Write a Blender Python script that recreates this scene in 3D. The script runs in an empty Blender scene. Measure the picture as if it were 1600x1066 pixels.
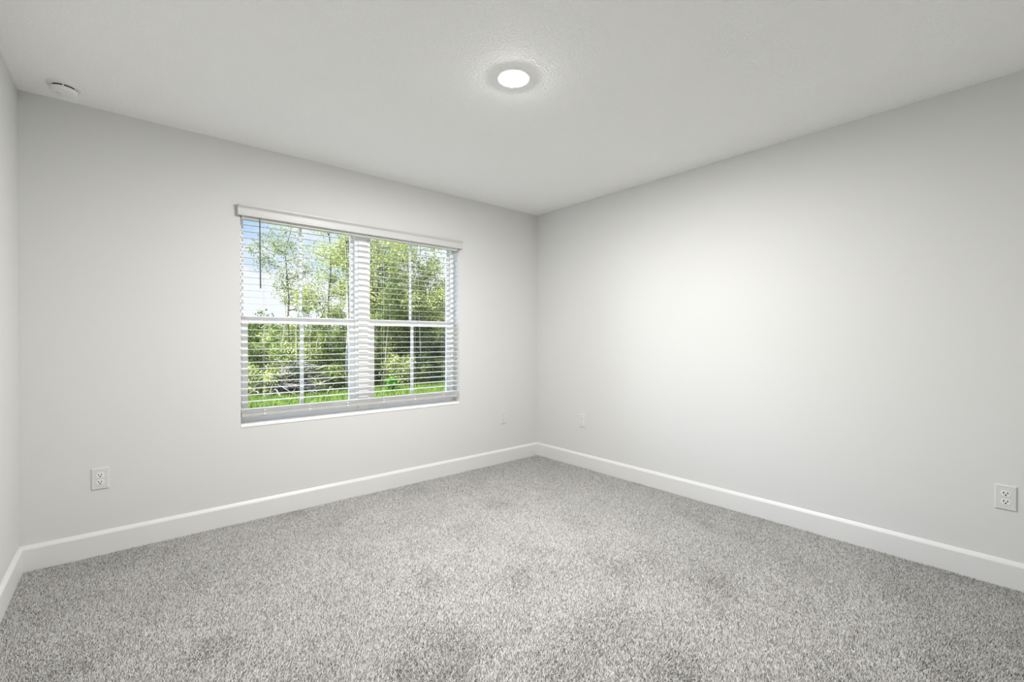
import bpy, bmesh, math, random
import numpy as np
from mathutils import Vector, Matrix

SC = bpy.context.scene
COL = SC.collection
PI = math.pi

# ------------------------------------------------------------------ camera
H = 2.44                                   # ceiling height
XR, XL = 3.206, -0.415                     # right and left wall planes
YW, YB = 3.367, -0.62                      # window wall, wall behind the camera
CAM_Z = 1.179
f_px, yaw, pitch = 708.54, 0.8654876, -0.0044446
cam_d = bpy.data.cameras.new('camera')
cam_d.sensor_fit = 'HORIZONTAL'
cam_d.sensor_width = 36.0
cam_d.lens = 36.0 * f_px / 1600.0
cam_d.clip_start = 0.02
cam_d.clip_end = 300
cam = bpy.data.objects.new('camera', cam_d)
COL.objects.link(cam)
fw = Vector((math.cos(yaw) * math.cos(pitch), math.sin(yaw) * math.cos(pitch), math.sin(pitch)))
rt = Vector((math.sin(yaw), -math.cos(yaw), 0))
up = rt.cross(fw)
cam.matrix_world = Matrix(((rt.x, up.x, -fw.x, 0), (rt.y, up.y, -fw.y, 0), (rt.z, up.z, -fw.z, CAM_Z), (0, 0, 0, 1)))
SC.camera = cam

# ------------------------------------------------------------------ colour management
SC.view_settings.view_transform = 'Standard'
SC.view_settings.look = 'None'
SC.view_settings.exposure = 0.0
SC.view_settings.gamma = 1.0
SC.view_settings.use_curve_mapping = False
SC.cycles.max_bounces = 16
SC.cycles.diffuse_bounces = 12
SC.cycles.transparent_max_bounces = 16
SC.cycles.sample_clamp_indirect = 8.0
SC.cycles.caustics_reflective = False
SC.cycles.caustics_refractive = False

# ------------------------------------------------------------------ sky
SKY_STRENGTH = 1.1
LAMP_RADIANCE = 2000.0
SUN_STRENGTH = 22.0
SUN_FROM = (-0.60, -0.10, 0.79)           # direction towards the sun, over the left end of the house
SKY_FILL = 13.0                               # bright lobe added in the unseen sky, lights jambs and right wall
w = bpy.data.worlds.new('sky')
SC.world = w
w.use_nodes = True
nt = w.node_tree
nt.nodes.clear()
N = nt.nodes.new
Lk = nt.links.new
out = N('ShaderNodeOutputWorld')
bg = N('ShaderNodeBackground')
tc = N('ShaderNodeTexCoord')
sep = N('ShaderNodeSeparateXYZ')
Lk(tc.outputs['Generated'], sep.inputs[0])
mp = N('ShaderNodeMapping')
mp.inputs['Scale'].default_value = (1.0, 1.0, 2.2)
mp.inputs['Location'].default_value = (0.35, 0.1, 0.0)
Lk(tc.outputs['Generated'], mp.inputs[0])
no = N('ShaderNodeTexNoise')
no.inputs['Scale'].default_value = 5.0
no.inputs['Detail'].default_value = 7
no.inputs['Roughness'].default_value = 0.55
Lk(mp.outputs[0], no.inputs['Vector'])
grad = N('ShaderNodeMapRange')                       # low sky is whiter
grad.inputs['From Min'].default_value = 0.10
grad.inputs['From Max'].default_value = 0.26
grad.inputs['To Min'].default_value = 0.28
grad.inputs['To Max'].default_value = -0.10
Lk(sep.outputs['Z'], grad.inputs['Value'])
ad = N('ShaderNodeMath')
ad.operation = 'ADD'
Lk(no.outputs['Fac'], ad.inputs[0])
Lk(grad.outputs[0], ad.inputs[1])
rp = N('ShaderNodeValToRGB')
rp.color_ramp.elements[0].position = 0.46
rp.color_ramp.elements[0].color = (0.46, 0.66, 1.0, 1)
rp.color_ramp.elements[1].position = 0.68
rp.color_ramp.elements[1].color = (0.93, 0.95, 1.0, 1)
Lk(ad.outputs[0], rp.inputs[0])
Lk(rp.outputs[0], bg.inputs[0])
# extra brightness added to the out-of-view sky, sunward and high, as fill
dt = N('ShaderNodeVectorMath')
dt.operation = 'DOT_PRODUCT'
gs = Vector((-0.72, 0.20, 0.66)).normalized()
dt.inputs[1].default_value = gs
Lk(tc.outputs['Generated'], dt.inputs[0])
gm = N('ShaderNodeMapRange')
gm.interpolation_type = 'SMOOTHSTEP'
gm.inputs['From Min'].default_value = 0.42
gm.inputs['From Max'].default_value = 0.95
gm.inputs['To Min'].default_value = SKY_STRENGTH
gm.inputs['To Max'].default_value = SKY_STRENGTH + SKY_FILL
Lk(dt.outputs['Value'], gm.inputs['Value'])
Lk(gm.outputs[0], bg.inputs[1])
Lk(bg.outputs[0], out.inputs[0])

sun_d = bpy.data.lights.new('sun', 'SUN')
sun_d.energy = SUN_STRENGTH
sun_d.angle = math.radians(0.6)
sun_d.color = (1.0, 0.96, 0.88)
sun = bpy.data.objects.new('sun', sun_d)
COL.objects.link(sun)
sun.location = (-12, -2, 16)
sun.rotation_euler = (-Vector(SUN_FROM)).to_track_quat('-Z', 'Y').to_euler()


# ------------------------------------------------------------------ materials
def mat(name, color, rough=0.5, spec=0.5, bump=None, var=None, metal=0.0):
    """principled material; bump = (scale, strength, distance, kind); var = (scale, colour2, detail)"""
    m = bpy.data.materials.new(name)
    m.use_nodes = True
    t = m.node_tree
    b = t.nodes['Principled BSDF']
    b.inputs['Base Color'].default_value = (*color, 1)
    b.inputs['Roughness'].default_value = rough
    b.inputs['Specular IOR Level'].default_value = spec
    b.inputs['Metallic'].default_value = metal
    c = t.nodes.new('ShaderNodeTexCoord')
    if var:
        n = t.nodes.new('ShaderNodeTexNoise')
        n.inputs['Scale'].default_value = var[0]
        n.inputs['Detail'].default_value = var[2]
        t.links.new(c.outputs['Object'], n.inputs['Vector'])
        r = t.nodes.new('ShaderNodeValToRGB')
        r.color_ramp.elements[0].position = 0.36
        r.color_ramp.elements[0].color = (*color, 1)
        r.color_ramp.elements[1].position = 0.64
        r.color_ramp.elements[1].color = (*var[1], 1)
        t.links.new(n.outputs['Fac'], r.inputs[0])
        t.links.new(r.outputs[0], b.inputs['Base Color'])
    if bump:
        n = t.nodes.new('ShaderNodeTexNoise')
        n.inputs['Scale'].default_value = bump[0]
        n.inputs['Detail'].default_value = 3
        t.links.new(c.outputs['Object'], n.inputs['Vector'])
        src = n.outputs['Fac']
        if bump[3] == 'knock':                       # flattened blobs of a knock-down ceiling
            r = t.nodes.new('ShaderNodeValToRGB')
            r.color_ramp.elements[0].position = 0.44
            r.color_ramp.elements[1].position = 0.56
            t.links.new(src, r.inputs[0])
            src = r.outputs[0]
        bp = t.nodes.new('ShaderNodeBump')
        bp.inputs['Strength'].default_value = bump[1]
        bp.inputs['Distance'].default_value = bump[2]
        t.links.new(src, bp.inputs['Height'])
        t.links.new(bp.outputs[0], b.inputs['Normal'])
    return m


M_WALL = mat('wall_paint', (0.665, 0.667, 0.658), 0.62, 0.35, (160, 0.12, 0.001, 'noise'))
M_CEIL = mat('knockdown_ceiling', (0.965, 0.965, 0.962), 0.85, 0.2, (75, 0.45, 0.003, 'knock'))
M_TRIM = mat('trim_paint', (0.72, 0.718, 0.712), 0.38, 0.5)
M_RETURN = mat('window_return_paint', (0.86, 0.86, 0.86), 0.5, 0.4)
M_VINYL = mat('white_vinyl', (0.93, 0.935, 0.945), 0.35, 0.5)
M_SILL = mat('sill_stone', (0.93, 0.93, 0.93), 0.22, 0.5, None, (14, (0.88, 0.885, 0.89), 5))
M_BLIND = mat('blind_slat', (0.82, 0.82, 0.81), 0.42, 0.5)
M_RAIL_SHADED = mat('blind_rail_shaded', (0.50, 0.497, 0.485), 0.45, 0.4)  # white rail greyed, the shade on its room face is in the colour
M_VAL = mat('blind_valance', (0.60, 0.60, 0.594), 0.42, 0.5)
M_CORD = mat('blind_cord', (0.78, 0.78, 0.78), 0.8, 0.2)
M_WAND = mat('backlit_plastic', (0.10, 0.105, 0.12), 0.3, 0.5)  # backlit darkness of the wand put into its base colour
M_PLATE = mat('outlet_plate', (0.655, 0.655, 0.655), 0.3, 0.5)
M_RECEPT = mat('receptacle_face', (0.80, 0.80, 0.79), 0.3, 0.5)
M_DARK = mat('slot_black', (0.012, 0.012, 0.012), 0.8, 0.1)
M_STEEL = mat('screw_steel', (0.7, 0.7, 0.7), 0.35, 0.5, None, None, 0.6)
M_SMOKE = mat('detector_plastic', (0.84, 0.84, 0.835), 0.4, 0.5)
M_LAMPTRIM = mat('lamp_trim', (0.95, 0.945, 0.935), 0.35, 0.5)
M_BACK = mat('carpet_backing', (0.16, 0.155, 0.145), 0.95, 0.05)
M_SIDING = mat('siding', (0.7, 0.7, 0.68), 0.7, 0.3)

M_LENS = bpy.data.materials.new('led_lens')
M_LENS.use_nodes = True
_t = M_LENS.node_tree
_t.nodes.clear()
_e = _t.nodes.new('ShaderNodeEmission')
_e.inputs[0].default_value = (1.0, 0.985, 0.962, 1)
_e.inputs[1].default_value = LAMP_RADIANCE
_o = _t.nodes.new('ShaderNodeOutputMaterial')
_t.links.new(_e.outputs[0], _o.inputs[0])

M_GLASS = bpy.data.materials.new('window_glass')
M_GLASS.use_nodes = True
_t = M_GLASS.node_tree
_t.nodes.clear()
_o = _t.nodes.new('ShaderNodeOutputMaterial')
_mx = _t.nodes.new('ShaderNodeMixShader')
_fr = _t.nodes.new('ShaderNodeFresnel')
_fr.inputs[0].default_value = 1.3
_tr = _t.nodes.new('ShaderNodeBsdfTransparent')
_tr.inputs[0].default_value = (0.965, 0.98, 0.97, 1)
_gl = _t.nodes.new('ShaderNodeBsdfGlossy')
_gl.inputs['Roughness'].default_value = 0.02
_t.links.new(_fr.outputs[0], _mx.inputs[0])
_t.links.new(_tr.outputs[0], _mx.inputs[1])
_t.links.new(_gl.outputs[0], _mx.inputs[2])
_t.links.new(_mx.outputs[0], _o.inputs[0])


def carpet_material():
    """heather frieze: each yarn tuft its own grey, with slow tonal drift"""
    m = bpy.data.materials.new('frieze_carpet')
    m.use_nodes = True
    t = m.node_tree
    b = t.nodes['Principled BSDF']
    b.inputs['Roughness'].default_value = 0.95
    b.inputs['Specular IOR Level'].default_value = 0.05
    g = t.nodes.new('ShaderNodeNewGeometry')
    r = t.nodes.new('ShaderNodeValToRGB')
    el = r.color_ramp.elements
    el[0].position = 0.0
    el[0].color = (0.175, 0.169, 0.16, 1)
    el[1].position = 1.0
    el[1].color = (0.65, 0.64, 0.624, 1)
    k = r.color_ramp.elements.new(0.5)
    k.color = (0.455, 0.447, 0.433, 1)
    t.links.new(g.outputs['Random Per Island'], r.inputs[0])
    t.links.new(r.outputs[0], b.inputs['Base Color'])
    return m


M_CARPET = carpet_material()


def leaf_material(name, c1, c2, trans=0.35):
    m = bpy.data.materials.new(name)
    m.use_nodes = True
    t = m.node_tree
    t.nodes.clear()
    g = t.nodes.new('ShaderNodeNewGeometry')
    r = t.nodes.new('ShaderNodeValToRGB')
    r.color_ramp.elements[0].color = (*c1, 1)
    r.color_ramp.elements[1].color = (*c2, 1)
    t.links.new(g.outputs['Random Per Island'], r.inputs[0])
    d = t.nodes.new('ShaderNodeBsdfDiffuse')
    tl = t.nodes.new('ShaderNodeBsdfTranslucent')
    mx = t.nodes.new('ShaderNodeMixShader')
    mx.inputs[0].default_value = trans
    o = t.nodes.new('ShaderNodeOutputMaterial')
    t.links.new(r.outputs[0], d.inputs[0])
    t.links.new(r.outputs[0], tl.inputs[0])
    t.links.new(d.outputs[0], mx.inputs[1])
    t.links.new(tl.outputs[0], mx.inputs[2])
    t.links.new(mx.outputs[0], o.inputs[0])
    return m


M_LEAF_LIGHT = leaf_material('leaf_yellow_green', (0.155, 0.18, 0.04), (0.42, 0.44, 0.18))
M_LEAF_MID = leaf_material('leaf_mid_green', (0.07, 0.098, 0.02), (0.24, 0.27, 0.09))
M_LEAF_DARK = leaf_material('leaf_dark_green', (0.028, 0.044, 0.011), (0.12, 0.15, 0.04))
M_LEAF_BRIGHT = leaf_material('leaf_bright_green', (0.03, 0.13, 0.006), (0.11, 0.24, 0.03))
M_GRASS = leaf_material('grass_blade', (0.07, 0.125, 0.015), (0.17, 0.22, 0.05), 0.3)
M_BARK_PALE = mat('pale_bark', (0.26, 0.235, 0.19), 0.85, 0.1, None, (9, (0.16, 0.14, 0.11), 4))
M_BARK_DARK = mat('dark_bark', (0.045, 0.036, 0.027), 0.9, 0.1, None, (9, (0.10, 0.085, 0.065), 4))
M_BRUSH = mat('dead_wood', (0.14, 0.115, 0.092), 0.9, 0.1, None, (3, (0.29, 0.25, 0.22), 4))
M_GROUND = mat('turf', (0.06, 0.075, 0.02), 0.95, 0.05, None, (1.3, (0.11, 0.12, 0.045), 6))


# ------------------------------------------------------------------ mesh helpers
def obj(name, bm, m, parent=None, smooth=False, loc=(0, 0, 0)):
    me = bpy.data.meshes.new(name)
    bmesh.ops.recalc_face_normals(bm, faces=bm.faces)
    bm.to_mesh(me)
    bm.free()
    me.materials.append(m)
    if smooth:
        me.shade_smooth() if hasattr(me, 'shade_smooth') else None
        me.set_sharp_from_angle(angle=math.radians(35))
    o = bpy.data.objects.new(name, me)
    COL.objects.link(o)
    o.location = loc
    if parent:
        o.parent = parent
    return o


def struct(name, bm, m, parent=None, smooth=False, loc=(0, 0, 0)):
    o = obj(name, bm, m, parent, smooth, loc)
    if parent is None:
        o['kind'] = 'structure'
    return o


def tag(o, label, cat, group=None, kind=None):
    o['label'] = label
    o['category'] = cat
    if group:
        o['group'] = group
    if kind:
        o['kind'] = kind
    return o


def thing(name, label, cat, loc=(0, 0, 0), rz=0, group=None):
    o = bpy.data.objects.new(name, None)
    o.empty_display_size = 0.1
    COL.objects.link(o)
    o.location = loc
    o.rotation_euler = (0, 0, rz)
    return tag(o, label, cat, group)


def box(bm, a, b, bevel=0.0, seg=2):
    r = bmesh.ops.create_cube(bm, size=1.0)
    vs = r['verts']
    for v in vs:
        v.co = Vector([(a[i] + b[i]) / 2 + v.co[i] * (b[i] - a[i]) for i in range(3)])
    if bevel:
        es = list({e for v in vs for e in v.link_edges})
        bmesh.ops.bevel(bm, geom=es, offset=bevel, segments=seg, affect='EDGES', profile=0.5)
    return bm


def boxm(a, b, bevel=0.0, seg=2):
    return box(bmesh.new(), a, b, bevel, seg)


def extrude_profile(bm, pts, axis, a, b):
    """closed 2-D profile pts run along an axis ('x': pts are (y,z); 'y': pts are (x,z))"""
    def P(q, s):
        return (s, q[0], q[1]) if axis == 'x' else (q[0], s, q[1])
    r0 = [bm.verts.new(P(q, a)) for q in pts]
    r1 = [bm.verts.new(P(q, b)) for q in pts]
    n = len(pts)
    for i in range(n):
        j = (i + 1) % n
        bm.faces.new((r0[i], r0[j], r1[j], r1[i]))
    bm.faces.new(r0)
    bm.faces.new(r1[::-1])
    return bm


def lathe(bm, prof, seg=48, cap=True):
    """profile (radius, z) around the z axis"""
    rings = []
    for r, z in prof:
        if r < 1e-6:
            rings.append([bm.verts.new((0, 0, z))])
        else:
            rings.append([bm.verts.new((r * math.cos(2 * PI * k / seg), r * math.sin(2 * PI * k / seg), z)) for k in range(seg)])
    for A, B in zip(rings, rings[1:]):
        for k in range(seg):
            q = (k + 1) % seg
            if len(A) == 1 and len(B) == 1:
                continue
            if len(A) == 1:
                bm.faces.new((A[0], B[k], B[q]))
            elif len(B) == 1:
                bm.faces.new((A[k], A[q], B[0]))
            else:
                bm.faces.new((A[k], A[q], B[q], B[k]))
    return bm


def tube(bm, pts, rad, seg=6):
    """round tapered tube through points, capped"""
    pts = [Vector(p) for p in pts]
    if not hasattr(rad, '__len__'):
        rad = [rad] * len(pts)
    rings = []
    for i, p in enumerate(pts):
        d = (pts[min(i + 1, len(pts) - 1)] - pts[max(i - 1, 0)]).normalized()
        a = d.orthogonal().normalized() if abs(d.z) < 0.9 else d.cross(Vector((0, 1, 0))).normalized()
        b = d.cross(a)
        rings.append([bm.verts.new(p + (a * math.cos(2 * PI * k / seg) + b * math.sin(2 * PI * k / seg)) * rad[i]) for k in range(seg)])
    for A, B in zip(rings, rings[1:]):
        for k in range(seg):
            q = (k + 1) % seg
            bm.faces.new((A[k], A[q], B[q], B[k]))
    bm.faces.new(rings[0][::-1])
    bm.faces.new(rings[-1])
    return bm


def np_mesh(name, verts, faces, k, m, parent=None, smooth=False):
    """mesh from numpy arrays of k-gons"""
    me = bpy.data.meshes.new(name)
    nv, nf = len(verts), len(faces)
    me.vertices.add(nv)
    me.vertices.foreach_set('co', verts.astype(np.float32).ravel())
    me.loops.add(nf * k)
    me.loops.foreach_set('vertex_index', faces.astype(np.int32).ravel())
    me.polygons.add(nf)
    me.polygons.foreach_set('loop_start', np.arange(0, nf * k, k, dtype=np.int32))
    if smooth:
        me.polygons.foreach_set('use_smooth', np.ones(nf, dtype=bool))
    me.update(calc_edges=True)
    me.materials.append(m)
    o = bpy.data.objects.new(name, me)
    COL.objects.link(o)
    if parent:
        o.parent = parent
    return o


# ------------------------------------------------------------------ room shell
WT = 0.20                                  # wall thickness
WX0, WX1, WZ0, WZ1 = 0.564, 2.252, 0.624, 2.04   # window opening (sill top .. head)
SILL_T = 0.020


def holed_wall():
    bm = bmesh.new()
    xs = [XL - WT, WX0, WX1, XR + WT]
    zs = [-0.02, WZ0 - SILL_T, WZ1, H + 0.1]
    for y in (YW, YW + WT):
        g = [[bm.verts.new((x, y, z)) for z in zs] for x in xs]
        for i in range(3):
            for j in range(3):
                if (i, j) != (1, 1):
                    bm.faces.new((g[i][j], g[i + 1][j], g[i + 1][j + 1], g[i][j + 1]))
        if y == YW:
            g0 = g
    o = [(1, 1), (2, 1), (2, 2), (1, 2)]
    for (a, b), (c, d) in zip(o, o[1:] + o[:1]):
        bm.faces.new((g0[a][b], g0[c][d], g[c][d], g[a][b]))
    ring = [(0, 0), (1, 0), (2, 0), (3, 0), (3, 1), (3, 2), (3, 3), (2, 3), (1, 3), (0, 3), (0, 2), (0, 1)]
    for (a, b), (c, d) in zip(ring, ring[1:] + ring[:1]):
        bm.faces.new((g0[a][b], g0[c][d], g[c][d], g[a][b]))
    return bm


struct('wall_back', holed_wall(), M_WALL)
struct('wall_right', boxm((XR, YB - WT, -0.02), (XR + WT, YW, H + 0.1)), M_WALL)
struct('wall_left', boxm((XL - WT, YB - WT, -0.02), (XL, YW, H + 0.1)), M_WALL)
struct('wall_front', boxm((XL, YB - WT, -0.02), (XR, YB, H + 0.1)), M_WALL)
struct('ceiling', boxm((XL, YB, H), (XR, YW, H + 0.1)), M_CEIL)
struct('floor', boxm((XL, YB, -0.06), (XR, YW, -0.011)), M_BACK)

BT, BH = 0.014, 0.123                       # baseboard thickness, height


def base_profile(s, p):
    """s = direction from the wall plane p into the room"""
    return [(p, -0.011), (p + s * BT, -0.011), (p + s * BT, BH - 0.020), (p + s * (BT - 0.0015), BH - 0.015),
            (p + s * 0.006, BH - 0.003), (p + s * 0.004, BH), (p, BH)]


struct('baseboard_back', extrude_profile(bmesh.new(), base_profile(-1, YW), 'x', XL, XR), M_TRIM)
struct('baseboard_right', extrude_profile(bmesh.new(), base_profile(-1, XR), 'y', YB, YW - BT), M_TRIM)
struct('baseboard_left', extrude_profile(bmesh.new(), base_profile(1, XL), 'y', YB, YW - BT), M_TRIM)
struct('baseboard_front', extrude_profile(bmesh.new(), base_profile(1, YB), 'x', XL + BT, XR - BT), M_TRIM)


# carpet pile: one leaning twisted yarn per tuft
def carpet():
    rng = np.random.default_rng(5)
    s = 0.0043
    x0, x1, y0, y1 = XL + BT + 0.002, XR - BT - 0.002, -0.45, YW - BT - 0.002
    gx, gy = np.meshgrid(np.arange(x0, x1, s), np.arange(y0, y1, s))
    n = gx.size
    px = np.clip(gx.ravel() + rng.uniform(-.5, .5, n) * s, x0, x1)
    py = np.clip(gy.ravel() + rng.uniform(-.5, .5, n) * s, y0, y1)

    def field(seed, waves, lo, hi):
        r = np.random.default_rng(seed)
        v = np.zeros(n)
        for _ in range(waves):
            k = r.uniform(lo, hi)
            a = r.uniform(0, 2 * np.pi)
            v += np.sin(k * (px * np.cos(a) + py * np.sin(a)) + r.uniform(0, 6.28))
        return v / math.sqrt(waves)

    lean_a = field(1, 7, 3, 16) * 1.3 + rng.normal(0, 1.3, n)     # nap brushed this way and that
    lean = np.abs(field(2, 9, 4, 26)) * 0.0028 + rng.uniform(0, 0.0055, n)
    h = 0.0098 + field(3, 9, 5, 30) * 0.0009 + rng.normal(0, 0.0014, n)
    rad = rng.uniform(0.0019, 0.0031, n)
    th = rng.uniform(0, 2 * np.pi, n)
    V = np.empty((n, 4, 3), np.float32)
    for k in range(3):
        V[:, k, 0] = px + rad * np.cos(th + k * 2.0944)
        V[:, k, 1] = py + rad * np.sin(th + k * 2.0944)
        V[:, k, 2] = -0.0112
    V[:, 3, 0] = np.clip(px + lean * np.cos(lean_a), x0 - .002, x1 + .002)
    V[:, 3, 1] = np.clip(py + lean * np.sin(lean_a), y0, y1 + .002)
    V[:, 3, 2] = -0.0112 + h
    b = (np.arange(n) * 4)[:, None]
    F = np.stack([b + np.array([0, 1, 3]), b + np.array([1, 2, 3]), b + np.array([2, 0, 3])], 1).reshape(-1, 3)
    return np_mesh('carpet', V.reshape(-1, 3), F, 3, M_CARPET)


tag(carpet(), 'grey heathered frieze carpet pile covering the whole floor', 'carpet', kind='stuff')


# ------------------------------------------------------------------ the twin window (setting)
FY = YW + 0.098                              # interior face of the vinyl frame
FD = 0.075
UNITS = ((WX0, 1.3745), (1.4515, WX1))


def ring_frame(bm, x0, x1, z0, z1, wl, wr, wb, wt, y0, y1, bev=0.002):
    box(bm, (x0, y0, z0), (x0 + wl, y1, z1), bev)
    box(bm, (x1 - wr, y0, z0), (x1, y1, z1), bev)
    box(bm, (x0 + wl, y0, z0), (x1 - wr, y1, z0 + wb), bev)
    box(bm, (x0 + wl, y0, z1 - wt), (x1 - wr, y1, z1), bev)
    return bm


win = bpy.data.objects.new('window_1', None)
COL.objects.link(win)
win.location = ((WX0 + WX1) / 2, YW + 0.1, WZ0)
win['kind'] = 'structure'
win['label'] = 'white twin single-hung vinyl window'
WIN_INV = Vector(win.location)


def wpart(name, bm, m, parent, smooth=False):
    """part built in world coordinates, hung under the window"""
    if parent is win:
        bmesh.ops.translate(bm, verts=bm.verts, vec=-WIN_INV)
    else:
        bmesh.ops.translate(bm, verts=bm.verts, vec=-WIN_INV)
    return obj(name, bm, m, parent, smooth)


sill = boxm((WX0, YW - 0.004, WZ0 - SILL_T), (WX1, YW + 0.13, WZ0), 0.003)
wpart('window_sill', sill, M_SILL, win)
wpart('mullion', boxm((1.3745, FY - 0.012, WZ0), (1.4515, FY + FD, WZ1), 0.003), M_VINYL, win)
MR = 1.312                                   # meeting rail height
for x0, x1 in UNITS:
    bm = ring_frame(bmesh.new(), x0, x1, WZ0, WZ1, 0.022, 0.022, 0.030, 0.036, FY, FY + FD)
    # side track lips the lower sash slides behind
    box(bm, (x0 + 0.022, FY + 0.022, WZ0 + 0.03), (x0 + 0.028, FY + 0.026, MR), 0)
    fr = wpart('window_frame', bm, M_VINYL, win)
    # upper lite, set to the outside
    uy = FY + 0.042
    us = ring_frame(bmesh.new(), x0 + 0.022, x1 - 0.022, MR - 0.012, WZ1 - 0.036, 0.018, 0.018, 0.030, 0.018, uy, uy + 0.026)
    u = wpart('upper_sash', us, M_VINYL, win)
    cx = (x0 + x1) / 2
    wpart('muntin', boxm((cx - 0.0095, uy + 0.006, MR + 0.018), (cx + 0.0095, uy + 0.018, WZ1 - 0.054), 0.002), M_VINYL, u)
    wpart('glass_pane', boxm((x0 + 0.040, uy + 0.011, MR + 0.018), (x1 - 0.040, uy + 0.015, WZ1 - 0.054)), M_GLASS, u)
    # lower sash, inside
    ly = FY + 0.008
    ls = ring_frame(bmesh.new(), x0 + 0.025, x1 - 0.025, WZ0 + 0.030, MR + 0.022, 0.036, 0.036, 0.048, 0.046, ly, ly + 0.028, 0.003)
    s = wpart('lower_sash', ls, M_VINYL, win)
    wpart('muntin', boxm((cx - 0.012, ly + 0.006, WZ0 + 0.078), (cx + 0.012, ly + 0.020, MR - 0.024), 0.002), M_VINYL, s)
    wpart('glass_pane', boxm((x0 + 0.061, ly + 0.011, WZ0 + 0.078), (x1 - 0.061, ly + 0.015, MR - 0.024)), M_GLASS, s)


# ------------------------------------------------------------------ the blind
BX0, BX1 = WX0 + 0.006, WX1 - 0.010
bl = thing('window_blind', 'white two-inch horizontal blind with open slats and moulded valance over the window', 'blind',
           ((BX0 + BX1) / 2, YW, 1.968))
BO = Vector(bl.location)


def bpart(name, bm, m, parent=bl, smooth=False):
    bmesh.ops.translate(bm, verts=bm.verts, vec=-BO)
    return obj(name, bm, m, parent, smooth)


# valance: a small crown moulding with two short returns
VX0, VX1 = 0.546, 2.268
vp = [(YW - 0.018, 1.974), (YW - 0.029, 1.974), (YW - 0.031, 1.977), (YW - 0.031, 1.985), (YW - 0.027, 1.989), (YW - 0.027, 2.020),
      (YW - 0.031, 2.027), (YW - 0.037, 2.032), (YW - 0.041, 2.038), (YW - 0.041, 2.046), (YW - 0.018, 2.046)]
bm = extrude_profile(bmesh.new(), vp, 'x', VX0, VX1)
for xa, xb in ((VX0, VX0 + 0.009), (VX1 - 0.009, VX1)):
    box(bm, (xa, YW - 0.020, 1.974), (xb, YW, 2.046), 0.001)
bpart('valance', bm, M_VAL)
bpart('headrail', boxm((BX0, YW + 0.002, 1.961), (BX1, YW + 0.048, WZ1), 0.002), M_BLIND)

SY0, SY1 = YW + 0.005, YW + 0.041


def slat_mesh():
    t = 0.0011
    pts = [(SY0, -t * .5), (SY0 + .002, -t), (SY1 - .002, -t), (SY1, -t * .5), (SY1, t * .5), (SY1 - .002, t), (SY0 + .002, t), (SY0, t * .5)]
    bm = extrude_profile(bmesh.new(), pts, 'x', BX0, BX1)
    bmesh.ops.translate(bm, verts=bm.verts, vec=Vector((-BO.x, -BO.y, 0)))
    return bm


first = obj('slat', slat_mesh(), M_BLIND, bl)
zs = [1.926 - 0.0429 * k for k in range(28)]            # hanging slats
stack = [0.6945 + 0.0058 * k for k in range(5)]          # spare slats gathered on the bottom rail
for k, z in enumerate(zs + stack[::-1]):
    o = first if k == 0 else first.copy()
    if k:
        COL.objects.link(o)
        o.parent = bl
    o.location = (0, 0, z - BO.z)
    if k < len(zs):                                      # room edge turned slightly down
        t_ = math.radians(3.2)
        yc = (SY0 + SY1) / 2 - BO.y
        o.rotation_euler = (t_, 0, 0)
        o.location = (0, yc - yc * math.cos(t_), z - BO.z - yc * math.sin(t_))
br = bpart('bottom_rail', boxm((BX0, SY0, 0.668), (BX1, SY1, 0.6915), 0.004, 3), M_RAIL_SHADED)
LAD = (0.704, 0.993, 1.261, 1.544, 1.819, 2.096)
for x in LAD:
    bm = bmesh.new()
    for y in (SY0 - 0.0012, SY1 + 0.0012):
        tube(bm, [(x, y, 1.962), (x, y, 0.690)], 0.0006, 5)
    for z in zs:
        tube(bm, [(x, SY0 - 0.0012, z - 0.0022), (x, SY1 + 0.0012, z - 0.0022)], 0.0005, 4)
    bpart('ladder_cord', bm, M_CORD)
    bm = boxm((x - 0.006, SY0 - 0.004, 0.676), (x + 0.006, SY0 + 0.001, 0.688), 0.0015)
    box(bm, (x - 0.004, SY0 - 0.0035, 0.700), (x + 0.004, SY0 + 0.001, 0.706), 0.001)
    bpart('cord_clip', bm, M_RECEPT)
bm = bmesh.new()
tube(bm, [(0.675, YW - 0.008, 1.962), (0.676, YW - 0.009, 1.75), (0.678, YW - 0.010, 1.513)], [0.0036, 0.0038, 0.0042], 8)
wand = bpart('tilt_wand', bm, M_WAND, bl, True)
wand['label'] = 'tilt wand, coloured dark for the backlight'
bm = tube(bmesh.new(), [(0.675, YW + 0.004, 1.972), (0.675, YW - 0.006, 1.972), (0.675, YW - 0.008, 1.958)], 0.0018, 6)
bpart('wand_hook', bm, M_WAND, wand, True)


# ------------------------------------------------------------------ outlets
def receptacle_bm():
    """rounded face with flattened top and bottom, facing -y at y = 0"""
    bm = bmesh.new()
    pts = []
    R, hh = 0.0172, 0.0138
    a0 = math.asin(hh / R)
    for sgn in (1, -1):
        for k in range(13):
            a = -a0 + 2 * a0 * k / 12
            pts.append((sgn * R * math.cos(a), sgn * R * math.sin(a)))
    f = [bm.verts.new((x * .96, -0.0075, z * .96)) for x, z in pts]
    m_ = [bm.verts.new((x, -0.0068, z)) for x, z in pts]
    b = [bm.verts.new((x, -0.003, z)) for x, z in pts]
    n = len(pts)
    bm.faces.new(f)
    for A, B in ((f, m_), (m_, b)):
        for i in range(n):
            bm.faces.new((A[i], A[(i + 1) % n], B[(i + 1) % n], B[i]))
    bm.faces.new(b[::-1])
    return bm


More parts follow.
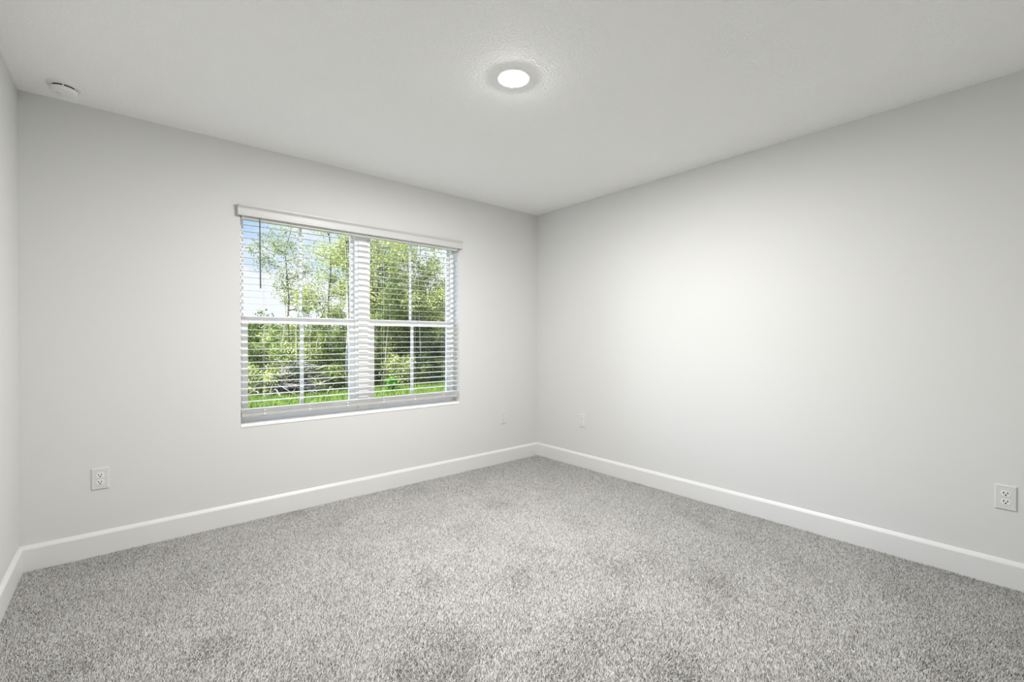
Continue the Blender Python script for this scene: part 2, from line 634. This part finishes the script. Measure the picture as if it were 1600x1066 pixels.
def make_outlet(label, loc, rz):
    t = thing('wall_outlet', label, 'outlet', loc, rz, 'duplex outlets on the walls')
    bm = bmesh.new()
    W, Hh = 0.037, 0.0595
    # bevelled cover plate
    pr = [(W, Hh, 0.0), (W, Hh, -0.0022), (W - 0.0035, Hh - 0.0035, -0.0056), (W - 0.006, Hh - 0.006, -0.006)]
    rings = [[bm.verts.new((sx * a, y, sz * b)) for sx, sz in ((-1, -1), (1, -1), (1, 1), (-1, 1))] for a, b, y in pr]
    for A, B in zip(rings, rings[1:]):
        for i in range(4):
            bm.faces.new((A[i], A[(i + 1) % 4], B[(i + 1) % 4], B[i]))
    bm.faces.new(rings[-1])
    bm.faces.new(rings[0][::-1])
    obj('cover_plate', bm, M_PLATE, t)
    for dz in (0.0195, -0.0195):
        r = obj('receptacle', receptacle_bm(), M_RECEPT, t, loc=(0, 0, dz))
        for dx, hgt in ((-0.0066, 0.0046), (0.0066, 0.0040)):
            obj('blade_slot', boxm((dx - 0.0017, -0.0079, 0.0035 - hgt), (dx + 0.0017, -0.0068, 0.0035 + hgt)), M_DARK, r)
        bm = lathe(bmesh.new(), [(0, 0.0005), (0.0034, 0.0005), (0.0034, -0.0006), (0, -0.0006)], 14)
        bmesh.ops.rotate(bm, verts=bm.verts, cent=(0, 0, 0), matrix=Matrix.Rotation(PI / 2, 3, 'X'))
        bmesh.ops.translate(bm, verts=bm.verts, vec=(0, -0.0073, -0.0068))
        obj('ground_hole', bm, M_DARK, r)
    bm = lathe(bmesh.new(), [(0, 0.0008), (0.0020, 0.0008), (0.0026, -0.0004), (0, -0.0004)], 14)
    bmesh.ops.rotate(bm, verts=bm.verts, cent=(0, 0, 0), matrix=Matrix.Rotation(PI / 2, 3, 'X'))
    bmesh.ops.translate(bm, verts=bm.verts, vec=(0, -0.0064, 0))
    obj('plate_screw', bm, M_STEEL, t)
    return t


def dup(root, label, loc, rz):
    r = root.copy()
    COL.objects.link(r)
    r.location = loc
    r.rotation_euler = (0, 0, rz)
    r['label'] = label
    for ch in list(root.children):
        c = ch.copy()
        COL.objects.link(c)
        c.parent = r
        for g in ch.children:
            d = g.copy()
            COL.objects.link(d)
            d.parent = c
    return r


o1 = make_outlet('white duplex outlet low on the window wall, left of the window near the left corner', (-0.110, YW, 0.411), 0)
dup(o1, 'small white duplex outlet on the window wall between the window and the room corner', (2.755, YW, 0.425), 0)
dup(o1, 'small white duplex outlet on the right wall just beside the room corner', (XR, 2.760, 0.426), PI / 2 * -1)
dup(o1, 'large near white duplex outlet on the right wall by the right edge of the photo', (XR, 0.118, 0.420), PI / 2 * -1)


# ------------------------------------------------------------------ ceiling light and smoke detector
cl = thing('ceiling_light', 'round lit LED disk light with white trim flush on the ceiling', 'ceiling light', (1.431, 1.669, H))
obj('trim_ring', lathe(bmesh.new(), [(0.087, 0.0), (0.087, -0.0014), (0.0850, -0.0027), (0.0755, -0.0036), (0.0670, -0.0034), (0.0645, -0.0028), (0.0645, 0.0)], 64),
    M_LAMPTRIM, cl, True)
obj('lamp_lens', lathe(bmesh.new(), [(0, -0.0070), (0.02, -0.0068), (0.04, -0.0061), (0.055, -0.0051), (0.0615, -0.0040), (0.0644, -0.0027)], 64), M_LENS, cl, True)

sd = thing('smoke_detector', 'round white smoke detector on the ceiling in the left corner', 'smoke detector', (-0.232, 3.166, H), math.radians(200))
obj('base_plate', lathe(bmesh.new(), [(0.0, 0.0), (0.064, 0.0), (0.0645, -0.004), (0.063, -0.010), (0.058, -0.013), (0.0, -0.013)], 64), M_SMOKE, sd, True)
obj('vent_slot', lathe(bmesh.new(), [(0.0, -0.013), (0.047, -0.013), (0.047, -0.0205), (0.0, -0.0205)], 64), M_DARK, sd)
obj('cap', lathe(bmesh.new(), [(0.0, -0.0205), (0.050, -0.0205), (0.0515, -0.022), (0.0515, -0.032), (0.050, -0.040), (0.042, -0.0445), (0.02, -0.046), (0, -0.046)], 64),
    M_SMOKE, sd, True)
for k in range(6):
    b2 = boxm((0.044, -0.0028, -0.021), (0.0495, 0.0028, -0.0125), 0.0005)
    bmesh.ops.rotate(b2, verts=b2.verts, cent=(0, 0, 0), matrix=Matrix.Rotation(k * PI / 3 + 0.2, 3, 'Z'))
    obj('vent_rib', b2, M_SMOKE, sd)
obj('test_button', boxm((0.010, -0.008, -0.0475), (0.028, 0.008, -0.0445), 0.001), M_PLATE, sd)

# ------------------------------------------------------------------ outdoors
GZ = -0.30
struct('ground', boxm((-40, YW + WT, GZ - 0.2), (70, 90, GZ)), M_GROUND)


def leaf_cloud(rng, centers, radii, n, size, squash=0.8):
    """n folded leaves scattered around cluster centres"""
    idx = rng.integers(0, len(centers), n)
    d = rng.normal(0, 1, (n, 3))
    d /= np.linalg.norm(d, axis=1)[:, None]
    rr = radii[idx] * rng.uniform(0.15, 1.0, n) ** 0.6
    c = centers[idx] + d * rr[:, None] * np.array([1, 1, squash])
    a = rng.normal(0, 1, (n, 3))
    a[:, 2] -= 0.3
    a /= np.linalg.norm(a, axis=1)[:, None]
    b = np.cross(a, rng.normal(0, 1, (n, 3)))
    b /= np.linalg.norm(b, axis=1)[:, None] + 1e-9
    nn = np.cross(a, b)
    L = (size * rng.uniform(0.6, 1.35, n))[:, None]
    V = np.empty((n, 4, 3))
    V[:, 0] = c - a * L * .5
    V[:, 1] = c + b * L * .27 + nn * L * .08
    V[:, 2] = c + a * L * .5
    V[:, 3] = c - b * L * .27 + nn * L * .08
    base = (np.arange(n) * 4)[:, None]
    F = np.stack([base + np.array([0, 1, 2]), base + np.array([0, 2, 3])], 1).reshape(-1, 3)
    return V.reshape(-1, 3), F


def tree(name, label, cat, x, y, h, r, crown, ncl, nleaf, size, leaf, bark, seed, lean=0.0, group=None, low=0.3, clr=0.5, nbranch=10):
    """crown = crown radius; low = fraction of the height where branches begin; clr = cluster radius"""
    rnd = random.Random(seed)
    rng = np.random.default_rng(seed)
    t = thing(name, label, cat, (x, y, GZ), 0, group)
    bm = bmesh.new()
    pts, rad = [], []
    K = 7
    for k in range(K + 1):
        u = k / K
        pts.append(Vector((lean * h * u + rnd.uniform(-1, 1) * 0.035 * h * u * .6, rnd.uniform(-1, 1) * 0.03 * h * u, h * 0.94 * u - (0.05 if k == 0 else 0))))
        rad.append(max(r * (1 - 0.85 * u), 0.008))
    tube(bm, pts, rad, 7)
    tips = []
    for k in range(nbranch):
        u = low + (0.95 - low) * (k + rnd.random()) / nbranch
        i = min(int(u * K), K - 1)
        p = pts[i].lerp(pts[i + 1], u * K - i)
        a = rnd.uniform(0, 2 * PI)
        ln = crown * (1.05 - 0.55 * abs(u - .45)) * rnd.uniform(0.55, 1.05)
        e = p + Vector((math.cos(a) * ln, math.sin(a) * ln, ln * rnd.uniform(0.15, 0.75)))
        md = p.lerp(e, .5) + Vector((0, 0, -0.05 * ln))
        tube(bm, [p, md, e], [r * .34, r * .2, 0.006], 5)
        tips += [(md, .7), (e, 1.0), (p.lerp(e, .75), .9)]
    tips.append((pts[-1], 0.9))
    obj('trunk', bm, bark, t)
    cs, rs = [], []
    for k in range(ncl):
        p, q = tips[k % len(tips)]
        cs.append([p.x + rnd.gauss(0, .22) * crown * .6, p.y + rnd.gauss(0, .22) * crown * .6, p.z + rnd.gauss(0, .16) * crown])
        rs.append(clr * q * rnd.uniform(.6, 1.2))
    V, F = leaf_cloud(rng, np.array(cs), np.array(rs), nleaf, size)
    V[:, 2] = np.maximum(V[:, 2], 0.02)
    np_mesh('foliage', V, F, 3, leaf, t)
    return t


def bush(name, label, cat, x, y, rx, h, nleaf, size, leaf, bark, seed, group=None):
    rnd = random.Random(seed)
    rng = np.random.default_rng(seed)
    t = thing(name, label, cat, (x, y, GZ), 0, group)
    bm = bmesh.new()
    cs, rs = [], []
    for k in range(14):
        a = rnd.uniform(0, 2 * PI)
        d = rx * math.sqrt(rnd.random()) * .8
        e = Vector((d * math.cos(a), d * math.sin(a), h * rnd.uniform(.45, .92)))
        tube(bm, [(e.x * .12, e.y * .12, -0.03), (e.x * .5, e.y * .5, e.z * .5), e], [0.02, 0.014, 0.005], 5)
        for q in (.35, .65, 1.0):
            cs.append([e.x * q, e.y * q, e.z * q])
            rs.append(rx * .42 * rnd.uniform(.7, 1.1))
    obj('stems', bm, M_BRUSH, t)
    V, F = leaf_cloud(rng, np.array(cs), np.array(rs), nleaf, size)
    V[:, 2] = np.maximum(V[:, 2], 0.01)
    np_mesh('foliage', V, F, 3, leaf, t)
    return t


# named trees nearest the house, left to right as seen through the panes
tree('slender_tree', 'sparse airy tree against the sky behind the upper left pane', 'tree', 3.62, 14.3, 5.0, 0.04, 0.85, 44, 4200, 0.055,
     M_LEAF_MID, M_BARK_DARK, 11, 0.0, low=0.45, clr=0.36, nbranch=13)
tree('slender_tree', 'thin tree with wispy leaves just right of the left upper grille bar', 'tree', 5.1, 15.2, 7.0, 0.045, 1.0, 50, 5200, 0.058,
     M_LEAF_LIGHT, M_BARK_DARK, 12, 0.0, low=0.35, clr=0.42, nbranch=14)
tree('pale_trunk_tree', 'pale slender trunk left of the grille bar in the lower left pane', 'tree', 3.52, 13.1, 4.2, 0.026, 0.5, 12, 600, 0.07,
     M_LEAF_LIGHT, M_BARK_PALE, 13, 0.0, low=0.45, clr=0.26, nbranch=9)
tree('pale_trunk_tree', 'short pale sapling above the brush pile by the left edge of the window', 'tree', 3.1, 12.9, 2.2, 0.02, 0.42, 10, 420, 0.07,
     M_LEAF_MID, M_BARK_PALE, 14, 0.0, low=0.4, clr=0.22, nbranch=7)
tree('pale_trunk_tree', 'thick pale trunk beside the mullion in the lower left pane', 'tree', 4.86, 13.1, 6.6, 0.05, 0.75, 44, 5200, 0.075,
     M_LEAF_LIGHT, M_BARK_PALE, 15, 0.0, low=0.5, clr=0.45, nbranch=12)
tree('pale_trunk_tree', 'slim pale trunk right of the grille bar in the lower right pane', 'tree', 7.35, 13.2, 5.8, 0.032, 0.9, 36, 3600, 0.075,
     M_LEAF_LIGHT, M_BARK_PALE, 16, -0.02, low=0.45, clr=0.45, nbranch=11)
tree('bushy_tree', 'narrow yellow-green tree against the mullion in the upper left pane', 'tree', 5.95, 15.9, 5.9, 0.07, 0.85, 60, 9000, 0.075,
     M_LEAF_LIGHT, M_BARK_DARK, 21, 0.0, low=0.2, clr=0.42, nbranch=18)
tree('bushy_tree', 'dense yellow-green tree filling the left of the upper right pane', 'tree', 6.35, 14.4, 5.1, 0.08, 1.35, 90, 17000, 0.075,
     M_LEAF_LIGHT, M_BARK_DARK, 17, 0.0, low=0.12, clr=0.45, nbranch=20)
tree('bushy_tree', 'dense green tree behind the right grille bar of the window', 'tree', 7.9, 15.2, 5.3, 0.08, 1.3, 90, 16000, 0.075,
     M_LEAF_MID, M_BARK_DARK, 18, 0.0, low=0.12, clr=0.45, nbranch=20)
tree('bushy_tree', 'rounded green tree low beside the right window jamb', 'tree', 9.5, 15.0, 4.2, 0.07, 1.2, 70, 12000, 0.075,
     M_LEAF_LIGHT, M_BARK_DARK, 19, 0.0, low=0.12, clr=0.45, nbranch=18)

# thicket behind them
rnd = random.Random(77)
k = 0
for row, (y0, n) in enumerate(((17.6, 15), (21.5, 15))):
    for i in range(n):
        x = (0.0 if row == 0 else -0.5) + (17.0 if row == 0 else 22.0) * i / (n - 1) + rnd.uniform(-.35, .35)
        y = y0 + rnd.uniform(-.9, .9)
        h = (1.35 if x / y < .335 else 3.9) + rnd.uniform(-.3, .5) + row * 0.35
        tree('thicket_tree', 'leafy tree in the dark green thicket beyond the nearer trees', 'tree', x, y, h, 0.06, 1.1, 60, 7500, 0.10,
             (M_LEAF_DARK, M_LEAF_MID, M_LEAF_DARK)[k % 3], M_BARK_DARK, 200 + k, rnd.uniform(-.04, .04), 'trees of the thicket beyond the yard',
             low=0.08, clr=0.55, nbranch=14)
        k += 1

# thin saplings standing in the edge of the wood
for i in range(16):
    y = rnd.uniform(13.2, 15.0)
    x = y * (0.13 + 0.036 * i + rnd.uniform(-.012, .012))
    tree('sapling', 'thin upright sapling among the undergrowth at the edge of the wood', 'tree', x, y, rnd.uniform(1.9, 3.0) if x / y < .33 else rnd.uniform(2.8, 5.2), rnd.uniform(.014, .026), 0.45, 14, 700,
         0.07, (M_LEAF_LIGHT, M_LEAF_MID)[i % 2], (M_BARK_PALE, M_BARK_DARK, M_BARK_PALE)[i % 3], 600 + i, rnd.uniform(-.08, .08),
         'saplings at the edge of the wood', low=0.3, clr=0.25, nbranch=9)

# undergrowth along the edge of the grass
k = 0
for row in range(2):
    for i in range(11):
        y = 13.2 + row * 1.1 + rnd.uniform(-.3, .3)
        x = 0.9 + i * 0.92 + rnd.uniform(-.25, .25)
        h = rnd.uniform(.5, .9) + row * .5 + (.3 if x > 5 else 0)
        bush('undergrowth_bush', 'leafy bush among the undergrowth at the edge of the grass', 'bush', x, y, rnd.uniform(.55, .75), h, 3000, 0.07,
             (M_LEAF_MID, M_LEAF_DARK, M_LEAF_LIGHT, M_LEAF_DARK)[k % 4], M_BARK_DARK, 400 + k, 'undergrowth along the edge of the grass')
        k += 1
bush('undergrowth_bush', 'small vivid green bush in the lower right pane just above the blind stack', 'bush', 5.72, 12.0, .2, .42, 420, 0.085, M_LEAF_BRIGHT, M_BARK_DARK, 450)

# heap of cleared branches
bp = bmesh.new()
for k in range(150):
    a = rnd.uniform(0, PI)
    L = rnd.uniform(.3, 1.1)
    cx, cy = rnd.gauss(0, .42), rnd.gauss(0, .25)
    cz = max(0.05, (0.92 - abs(cx) * .7) * rnd.random())
    dx, dy, dz = math.cos(a) * L / 2, math.sin(a) * L / 2, rnd.uniform(-.35, .35) * L
    p0, p1 = Vector((cx - dx, cy - dy, max(cz - dz, 0.02))), Vector((cx + dx, cy + dy, max(cz + dz, 0.02)))
    md = p0.lerp(p1, .5) + Vector((rnd.uniform(-.08, .08), rnd.uniform(-.08, .08), rnd.uniform(0, .1)))
    r_ = rnd.uniform(.006, .02)
    tube(bp, [p0, md, p1], [r_, r_ * .8, r_ * .4], 5)
pile = obj('brush_pile', bp, M_BRUSH, None, False, (3.42, 12.95, GZ))
tag(pile, 'brown heap of cleared branches outside the lower left pane', 'brush pile', kind='stuff')


# grass strip
def grass():
    rng = np.random.default_rng(9)
    n = 60000
    x = rng.uniform(-1, 14, n)
    y = rng.uniform(8.7, 14.5, n)
    a = rng.uniform(0, 2 * np.pi, n)
    hh = rng.uniform(.04, .13, n)
    ww = rng.uniform(.008, .016, n)
    V = np.empty((n, 3, 3))
    V[:, 0] = np.stack([x - np.cos(a) * ww, y - np.sin(a) * ww, np.full(n, GZ - .005)], 1)
    V[:, 1] = np.stack([x + np.cos(a) * ww, y + np.sin(a) * ww, np.full(n, GZ - .005)], 1)
    V[:, 2] = np.stack([x + rng.normal(0, .03, n), y + rng.normal(0, .03, n), GZ + hh], 1)
    F = np.arange(n * 3).reshape(-1, 3)
    return np_mesh('grass', V.reshape(-1, 3), F, 3, M_GRASS)


tag(grass(), 'bright green grass of the yard outside the window', 'grass', kind='stuff')
